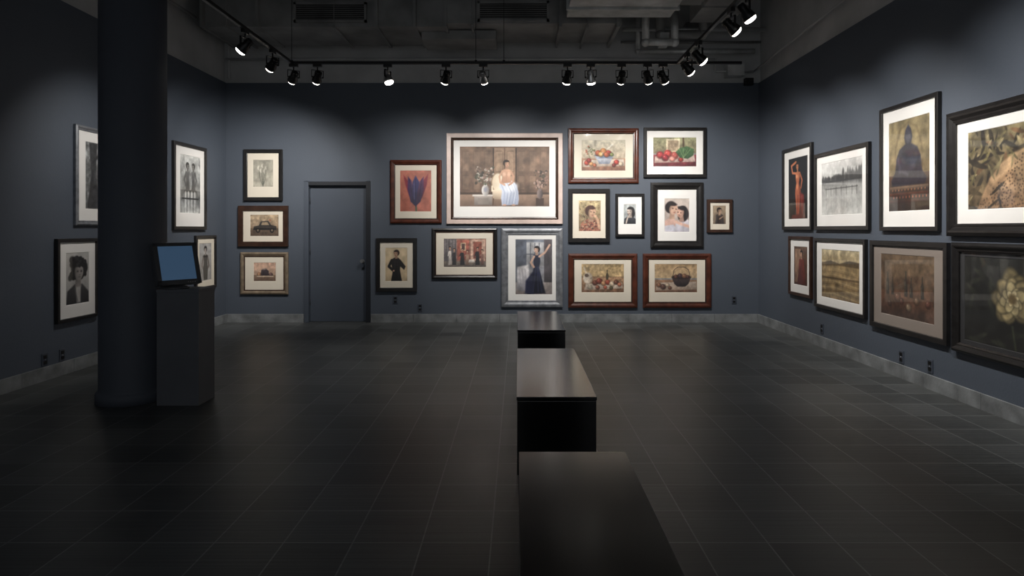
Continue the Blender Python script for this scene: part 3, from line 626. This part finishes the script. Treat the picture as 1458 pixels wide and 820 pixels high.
def a_leopard(c):
    c.grad((104, 94, 66), (84, 68, 48)); c.noise(.3, 6)
    for k in range(150):
        x, y = c.r.uniform(0, 1), c.r.uniform(0, 1); L = c.r.uniform(.05, .14); t = c.r.uniform(0, 180); k1 = [(146, 132, 80), (56, 48, 34), (176, 158, 112), (92, 76, 50), (34, 28, 24), (130, 92, 60), (44, 38, 28)][c.r.randint(7)]
        c.el(x, y, L / c.asp, L * .24, k1, t, .3, .85, c2=tuple(v * .5 for v in k1))
    B = (180, 148, 108)
    c.poly([(.14, .86), (.22, .62), (.34, .44), (.46, .34), (.56, .3), (.68, .24), (.84, .22), (1, .34), (1, 1), (.1, 1)], B, .03, c2=(128, 98, 70)); c.el(.72, .5, .12, .2, (190, 158, 116), -15, .25, c2=(150, 116, 84)); c.el(.63, .33, .035, .05, (110, 82, 56)); c.el(.81, .33, .035, .05, (120, 88, 58)); c.line([(.3, .7), (.42, .56), (.5, .7), (.46, .96)], .02, (92, 66, 44), .06, .5); c.line([(.2, .9), (.36, .8), (.5, .86)], .015, (86, 62, 42), .05, .6)
    pts = []
    for _ in range(1500):
        x, y = c.r.uniform(.12, 1), c.r.uniform(.26, 1)
        if y < .92 - (x - .14) * 1.4 or any((x - a) ** 2 * c.asp ** 2 + (y - b2) ** 2 < .029 ** 2 for a, b2 in pts): continue
        pts.append((x, y)); hd = .6 < x < .84 and y < .7; r = .007 if hd else c.r.uniform(.010, .0145); t = c.r.uniform(0, 180)
        c.el(x, y, r / c.asp, r * .75, (40, 30, 24), t, .5, .95)
        if not hd: c.el(x, y, r * .45 / c.asp, r * .35, (140, 104, 70), t, .7, a=.8)
    c.el(.70, .62, .06, .06, (206, 186, 156), soft=.6); c.el(.69, .58, .028, .022, (74, 44, 38)); c.line([(.69, .6), (.7, .64), (.74, .66)], .005, (50, 34, 30))
    for x, y in ((.665, .47), (.77, .48)): c.el(x, y, .022, .018, (36, 28, 22)); c.el(x, y, .01, .01, (150, 140, 84))
    for k in range(30):
        x, y = c.r.uniform(0, .5), c.r.uniform(.1, 1); L = c.r.uniform(.06, .14); t = c.r.uniform(30, 150)
        if y > .4 and c.r.rand() < .6: continue
        k1 = [(120, 110, 70), (46, 40, 30), (160, 146, 100)][c.r.randint(3)]; c.el(x, y, L / c.asp, L * .14, k1, t, .3, .8, c2=tuple(v * .5 for v in k1))
    c.noise(.2, 9)
def a_dark_red(c):
    c.grad((100, 74, 58), (70, 42, 34)); c.rect(.08, .06, .5, .94, (170, 132, 104), (130, 96, 74)); c.poly([(.38, .34), (.5, .3), (.64, .3), (.76, .36), (.8, .62), (.86, .97), (.26, .97), (.34, .62)], (130, 58, 46), .02, c2=(80, 34, 30)); c.head(.56, .19, .085, (200, 150, 118), (34, 24, 22), -.5); c.line([(.5, .5), (.44, .95)], .01, (74, 30, 26), .03); c.noise(.15, 6)
def a_field(c):
    c.grad((190, 174, 136), (168, 146, 104), 0, .3); c.grad((146, 122, 82), (112, 90, 58), .3, 1.0)
    c.poly([(0, .28), (.25, .22), (.5, .27), (.75, .2), (1, .22), (1, .33), (.5, .31), (0, .35)], (66, 54, 36), .02, c2=(96, 76, 48)); c.noise(.15, 5)
    for k in range(9): v = .4 + k * .065; c.line([(0, v), (.35, v - .03), (.7, v + .015), (1, v + .05)], .003 + k * .001, (78, 60, 38) if k % 2 else (184, 160, 112), .03, .6)
    c.rect(0, .56, 1, .6, (60, 46, 30), a=.6); c.noise(.14, 12)
def a_rust(c):
    c.grad((92, 74, 56), (84, 58, 42)); c.poly([(0, .6), (1, .52), (1, 1), (0, 1)], (98, 66, 48), .03, c2=(62, 44, 36)); c.noise(.22, 4)
    for x, h, w_ in ((.14, .34, .03), (.24, .42, .025), (.5, .3, .03), (.6, .4, .03), (.8, .36, .028)): c.poly([(x - w_, .66), (x - w_, h + .1), (x - w_ * .4, h + .04), (x - w_ * .4, h - .05), (x + w_ * .4, h - .05), (x + w_ * .4, h + .04), (x + w_, h + .1), (x + w_, .66)], (58, 54, 46), .012, c2=(36, 30, 28)); c.line([(x - w_ * .5, h + .12), (x - w_ * .5, .6)], .004, (140, 130, 108), .01, .7)
    for x, y, r, k in ((.34, .68, .07, (112, 76, 60)), (.42, .74, .05, (90, 54, 44)), (.7, .7, .06, (122, 92, 70)), (.9, .72, .06, (100, 62, 50)), (.18, .8, .05, (80, 60, 50)), (.55, .82, .06, (130, 108, 86))): c.fruit(x, y, r, k)
    c.noise(.14, 12)
def a_flower(c):
    c.grad((30, 31, 27), (18, 18, 17)); c.noise(.3, 4)
    for k in range(40):
        x, y, t = c.r.uniform(0, 1), c.r.uniform(.1, 1), c.r.uniform(0, 180); c.el(x, y, .13 / c.asp, .03, (56, 58, 44), t, .5, .7, c2=(20, 22, 19))
    cx, cy = .42, .44
    for L, k, cc in ((.30, 9, (122, 108, 72)), (.25, 9, (158, 140, 96)), (.17, 8, (184, 166, 118)), (.10, 6, (200, 182, 136))):
        ph = c.r.uniform(0, 6)
        for i in range(k):
            t = i / k * 2 * math.pi + ph + c.r.uniform(-.15, .15); rr = L * (.8 + .35 * c.r.rand())
            ex, ey = cx + math.cos(t) * rr * .5 / c.asp, cy + math.sin(t) * rr * .5
            c.el(ex, ey, rr * .56 / c.asp, rr * .40, tuple(v * .32 for v in cc), math.degrees(t), .2, .9)
            c.el(ex, ey, rr * .50 / c.asp, rr * .34, tuple(v * .42 for v in cc), math.degrees(t), .35, .95, c2=cc)
    c.el(cx, cy, .055 / c.asp, .055, (84, 68, 40), soft=.7); c.line([(cx, .74), (cx + .03, 1)], .014, (50, 54, 38)); c.noise(.14, 10)
    for i in range(9): t = i * .7; c.el(.8 + math.cos(t) * .035, .66 + math.sin(t) * .07, .05, .045, (98, 88, 64), math.degrees(t), .5, .8, c2=(50, 48, 40))
def a_tree(c):
    c.grad((150, 152, 152), (96, 98, 98)); c.noise(.35, 8); c.poly([(.1, 0), (.34, 0), (.3, .5), (.42, 1), (.05, 1), (.16, .5)], (52, 52, 54), .03); c.poly([(.5, 0), (.62, 0), (.7, 1), (.5, 1)], (70, 70, 72), .03); c.line([(.2, .3), (.6, .05)], .02, (40, 40, 42)); c.noise(.2, 16)
def a_curly(c):
    c.grad((176, 174, 170), (150, 148, 146)); c.poly([(.05, .74), (.36, .62), (.7, .62), (.98, .78), (1, 1), (0, 1)], (60, 60, 62), .03, c2=(36, 36, 38)); c.poly([(.4, .58), (.64, .58), (.62, .98), (.46, .98)], (170, 166, 162), .03)
    c.blobs(90, .18, .08, .86, .5, .03, .07, [(30, 30, 32), (50, 50, 52), (20, 20, 22)], .5); c.head(.52, .37, .19, (150, 144, 140), (34, 34, 36), .5); c.blobs(50, .28, .1, .76, .26, .03, .05, [(30, 30, 32), (56, 56, 58), (20, 20, 22)], .5); c.line([(.38, .7), (.5, .96)], .012, (90, 90, 92), .03)
def a_fountain(c):
    c.grad((186, 188, 186), (130, 132, 132), 0, .6); c.grad((90, 92, 94), (160, 162, 160), .6, 1.0); c.noise(.15, 6)
    for x, s_ in ((.36, 1), (.64, -1)):
        c.poly([(x - .09, .28), (x + .09, .28), (x + .07, .42), (x + .09, .6), (x - .09, .6), (x - .07, .42)], (92, 92, 94), .03, c2=(56, 56, 58)); c.line([(x - s_ * .08, .3), (x - s_ * .16, .42), (x - s_ * .1, .52)], .022, (84, 84, 86), .02); c.line([(x + s_ * .07, .3), (x + s_ * .14, .33)], .022, (110, 110, 112), .02); c.head(x, .19, .06, (120, 118, 116), (44, 44, 46), .5 * s_)
    c.rect(.2, .6, .8, .64, (40, 40, 42))
    for x in (.26, .4, .56, .72): c.line([(x, .64), (x, .98)], .02, (214, 216, 214), .03, a=.8)
    c.line([(.1, .75), (.9, .75)], .012, (40, 40, 42)); c.noise(.12, 14)
def a_standing(c):
    c.grad((170, 168, 166), (140, 138, 136)); c.line([(.32, .36), (.22, .6), (.3, .66)], .035, (120, 110, 106), .02); c.line([(.68, .36), (.78, .6), (.7, .66)], .035, (100, 92, 88), .02); c.poly([(.32, .33), (.42, .3), (.58, .3), (.68, .33), (.64, .5), (.7, .7), (.66, .98), (.36, .98), (.3, .7), (.37, .5)], (54, 50, 50), .03, c2=(34, 32, 32)); c.head(.5, .18, .09, (180, 168, 160), (30, 28, 28)); c.noise(.1, 6)

def rings(name, rs, mats, parent=None):
    """rs: list of (x0,z0,x1,z1,y,mat_index) rectangles bridged in order"""
    me = bpy.data.meshes.new(name); vs, fs, mi = [], [], []
    for x0, z0, x1, z1, y, m in rs: vs += [(x0, y, z0), (x1, y, z0), (x1, y, z1), (x0, y, z1)]
    for i in range(len(rs) - 1):
        for k in range(4):
            a, b2 = i * 4 + k, i * 4 + (k + 1) % 4
            fs.append((a, b2, b2 + 4, a + 4)); mi.append(rs[i + 1][5])
    me.from_pydata(vs, [], fs)
    for m in mats: me.materials.append(m)
    for p, m in zip(me.polygons, mi): p.material_index = m
    me.update(); o = bpy.data.objects.new(name, me); COL.objects.link(o)
    if parent: o.parent = parent
    return o

seedc = [10]
def picture(w, h, fw, img, fmat, mmat, art, loc, rz, inner=None, depth=0.035, tex=0.0045, style=0):
    """w,h outer size; fw frame width; img=(left,top,right,bottom) distances from outer edge to print"""
    X, Z = w / 2, h / 2
    def R(i, y, m=0): return (-X + i, -Z + i, X - i, Z - i, y, m)
    if style == 1:   # broad stepped moulding with dark inner fillet
        rs = [R(.0, 0), R(.0, -depth * .8), R(.006, -depth), R(fw * .62, -depth * .9), R(fw * .66, -depth * .6, 1), R(fw * .8, -depth * .75, 1), R(fw, -depth * .5, 1), R(fw, -.012, 1)]
    elif style == 2:  # scooped
        rs = [R(.0, 0), R(.0, -depth * .7), R(.004, -depth * .8), R(fw * .3, -depth), R(fw * .45, -depth * .95), R(fw * .7, -depth * .65), R(fw * .78, -depth * .62), R(fw * .82, -depth * .72, 1), R(fw, -depth * .6, 1), R(fw, -.012, 1)]
    else:
        rs = [R(.0, 0), R(.0, -depth * .93), R(.003, -depth), R(fw - .006, -depth), R(fw - .002, -depth * .93), R(fw, -.012)]
    fr = rings('framed_photograph', rs, [fmat, inner or fmat])
    fr.location = loc; fr.rotation_euler = (0, 0, rz)
    l, t, r, b2 = img
    ix0, ix1, iz0, iz1 = -X + l, X - r, -Z + b2, Z - t
    e = .004
    rings('mat', [(-X + fw - .001, -Z + fw - .001, X - fw + .001, Z - fw + .001, -.0165, 0), (ix0 - e, iz0 - e, ix1 + e, iz1 + e, -.0165, 0), (ix0, iz0, ix1, iz1, -.0135, 0)], [mmat], fr)
    cv = Cv(ix1 - ix0, iz1 - iz0, tex, seedc[0]); seedc[0] += 1
    art(cv)
    cv.obj(fr, ((ix0 + ix1) / 2, -.0137, (iz0 + iz1) / 2))
    bk = MB(); bk.box(-X + .004, X - .004, -.010, -.001, -Z + .004, Z - .004, M_black); bk.obj('backing', parent=fr)
    return fr

def pic_back(o, fw, im, fm, mm, art, **k):
    l, t, r, b2 = o; il, it, ir, ib = im
    picture((r - l) * S, (b2 - t) * S, fw, ((il - l) * S, (it - t) * S, (r - ir) * S, (b2 - ib) * S), fm, mm, art,
            (bx((l + r) / 2), YB - .002, bz((t + b2) / 2)), 0, **k)
pic_back((348, 213, 403, 286), .055, (361, 228, 389, 266), M_fblack, M_mcream, a_tulips_bw)
pic_back((340, 293, 411, 351), .075, (357, 306, 397, 336), M_fbrown, M_mcream, a_sepia_car)
pic_back((343, 359, 411, 419), .07, (362, 374, 393, 400), M_fpale, M_mcream, a_small_still, inner=M_fbrown, style=2)
pic_back((556, 228, 629, 318), .075, (570, 243, 614, 301), M_fred, M_mcream, a_red_tulip, inner=M_fbrown, style=2)
pic_back((636, 190, 801, 319), .105, (655, 209, 782, 294), M_fcream, M_mwhite, a_interior_woman, inner=M_fbrown, style=1)
pic_back((536, 339, 594, 415), .06, (549, 353, 580, 400), M_fblack, M_mcream, a_black_dress)
pic_back((615, 325, 708, 397), .065, (632, 340, 692, 380), M_fblack, M_mcream, a_red_room, inner=M_fbrown, style=2)
pic_back((714, 325, 801, 437), .10, (734, 341, 786, 419), M_fsilver, M_mwhite, a_navy_dress, style=2)
pic_back((809, 183, 909, 261), .085, (828, 200, 890, 243), M_fred, M_mcream, a_fruit_bowl, inner=M_fbrown, style=2)
pic_back((916, 182, 1005, 253), .05, (930, 196, 991, 237), M_fblack, M_mwhite, a_peppers)
pic_back((809, 269, 868, 345), .065, (824, 286, 855, 329), M_fblack, M_mcream, a_pattern_portrait)
pic_back((876, 276, 917, 337), .04, (888, 291, 905, 319), M_fblack, M_mwhite, a_small_portrait)
pic_back((926, 260, 1001, 353), .105, (946, 283, 981, 330), M_fblack, M_mwhite, a_couple, style=2)
pic_back((1006, 284, 1042, 331), .045, (1015, 293, 1033, 319), M_fbrown, M_mcream, a_sepia_figure)
pic_back((809, 361, 907, 438), .09, (828, 376, 888, 416), M_fred, M_mcream, a_banquet, inner=M_fbrown, style=2)
pic_back((915, 361, 1012, 438), .09, (932, 376, 992, 416), M_fred, M_mcream, a_bowls, inner=M_fbrown, style=2)
def pic_side(wall, y0, y1, z0, z1, fw, img, fm, mm, art, **k):
    x = XR - .002 if wall == 'R' else XL + .002
    picture(abs(y1 - y0), z1 - z0, fw, img, fm, mm, art, (x, (y0 + y1) / 2, (z0 + z1) / 2), -math.pi / 2 if wall == 'R' else math.pi / 2, **k)
pic_side('R', 7.351, 8.165, 1.372, 2.43, .045, (.16, .14, .13, .14), M_fblack, M_mwhite, a_nude_red)
pic_side('R', 6.152, 7.281, 1.372, 2.265, .045, (.15, .13, .14, .17), M_fblack, M_mwhite, a_lake)
pic_side('R', 5.132, 5.963, 1.365, 2.54, .04, (.125, .155, .13, .185), M_fblack, M_mwhite, a_statue)
pic_side('R', 3.62, 5.024, 1.325, 2.325, .10, (.215, .19, .215, .21), M_fblack, M_mwhite, a_leopard, style=2, depth=.05, tex=.004)
pic_side('R', 7.368, 7.976, .54, 1.29, .04, (.13, .13, .12, .14), M_fbrown, M_mwhite, a_dark_red)
pic_side('R', 6.214, 7.281, .465, 1.277, .04, (.15, .13, .13, .135), M_fblack, M_mwhite, a_field)
pic_side('R', 5.024, 6.128, .418, 1.27, .05, (.165, .128, .18, .15), M_fblack, M_mtaupe, a_rust)
pic_side('R', 3.617, 4.967, .40, 1.275, .075, (.12, .11, .12, .11), M_fblack, M_mdark, a_flower, style=2, depth=.05, tex=.004)
pic_side('L', 5.936, 6.736, 1.417, 2.406, .05, (.15, .15, .15, .17), M_fsilver, M_mwhite, a_tree, style=2)
pic_side('L', 5.694, 6.252, .495, 1.29, .035, (.13, .14, .12, .16), M_fblack, M_mwhite, a_curly)
pic_side('L', 7.619, 8.42, 1.373, 2.49, .045, (.17, .15, .14, .22), M_fblack, M_mwhite, a_fountain)
pic_side('L', 8.146, 8.692, .555, 1.295, .04, (.11, .11, .11, .12), M_fblack, M_mcream, a_standing)

# ------------------------------------------------------------------ world, camera
wd = bpy.data.worlds.new('world'); scene.world = wd; wd.use_nodes = True
wd.node_tree.nodes['Background'].inputs[0].default_value = (0.93, 0.97, 1.0, 1); wd.node_tree.nodes['Background'].inputs[1].default_value = 0.46
cd = bpy.data.cameras.new('camera'); cam = bpy.data.objects.new('camera', cd); COL.objects.link(cam)
cam.location = (0, 0, EYE); cam.rotation_euler = (math.pi / 2, 0, 0)
cd.sensor_width = 36; cd.lens = 36 * 870 / 1458
cd.shift_x = -9 / 1458; cd.shift_y = -84 / 1458
cd.clip_start = 0.05
scene.camera = cam
scene.view_settings.view_transform = 'Standard'
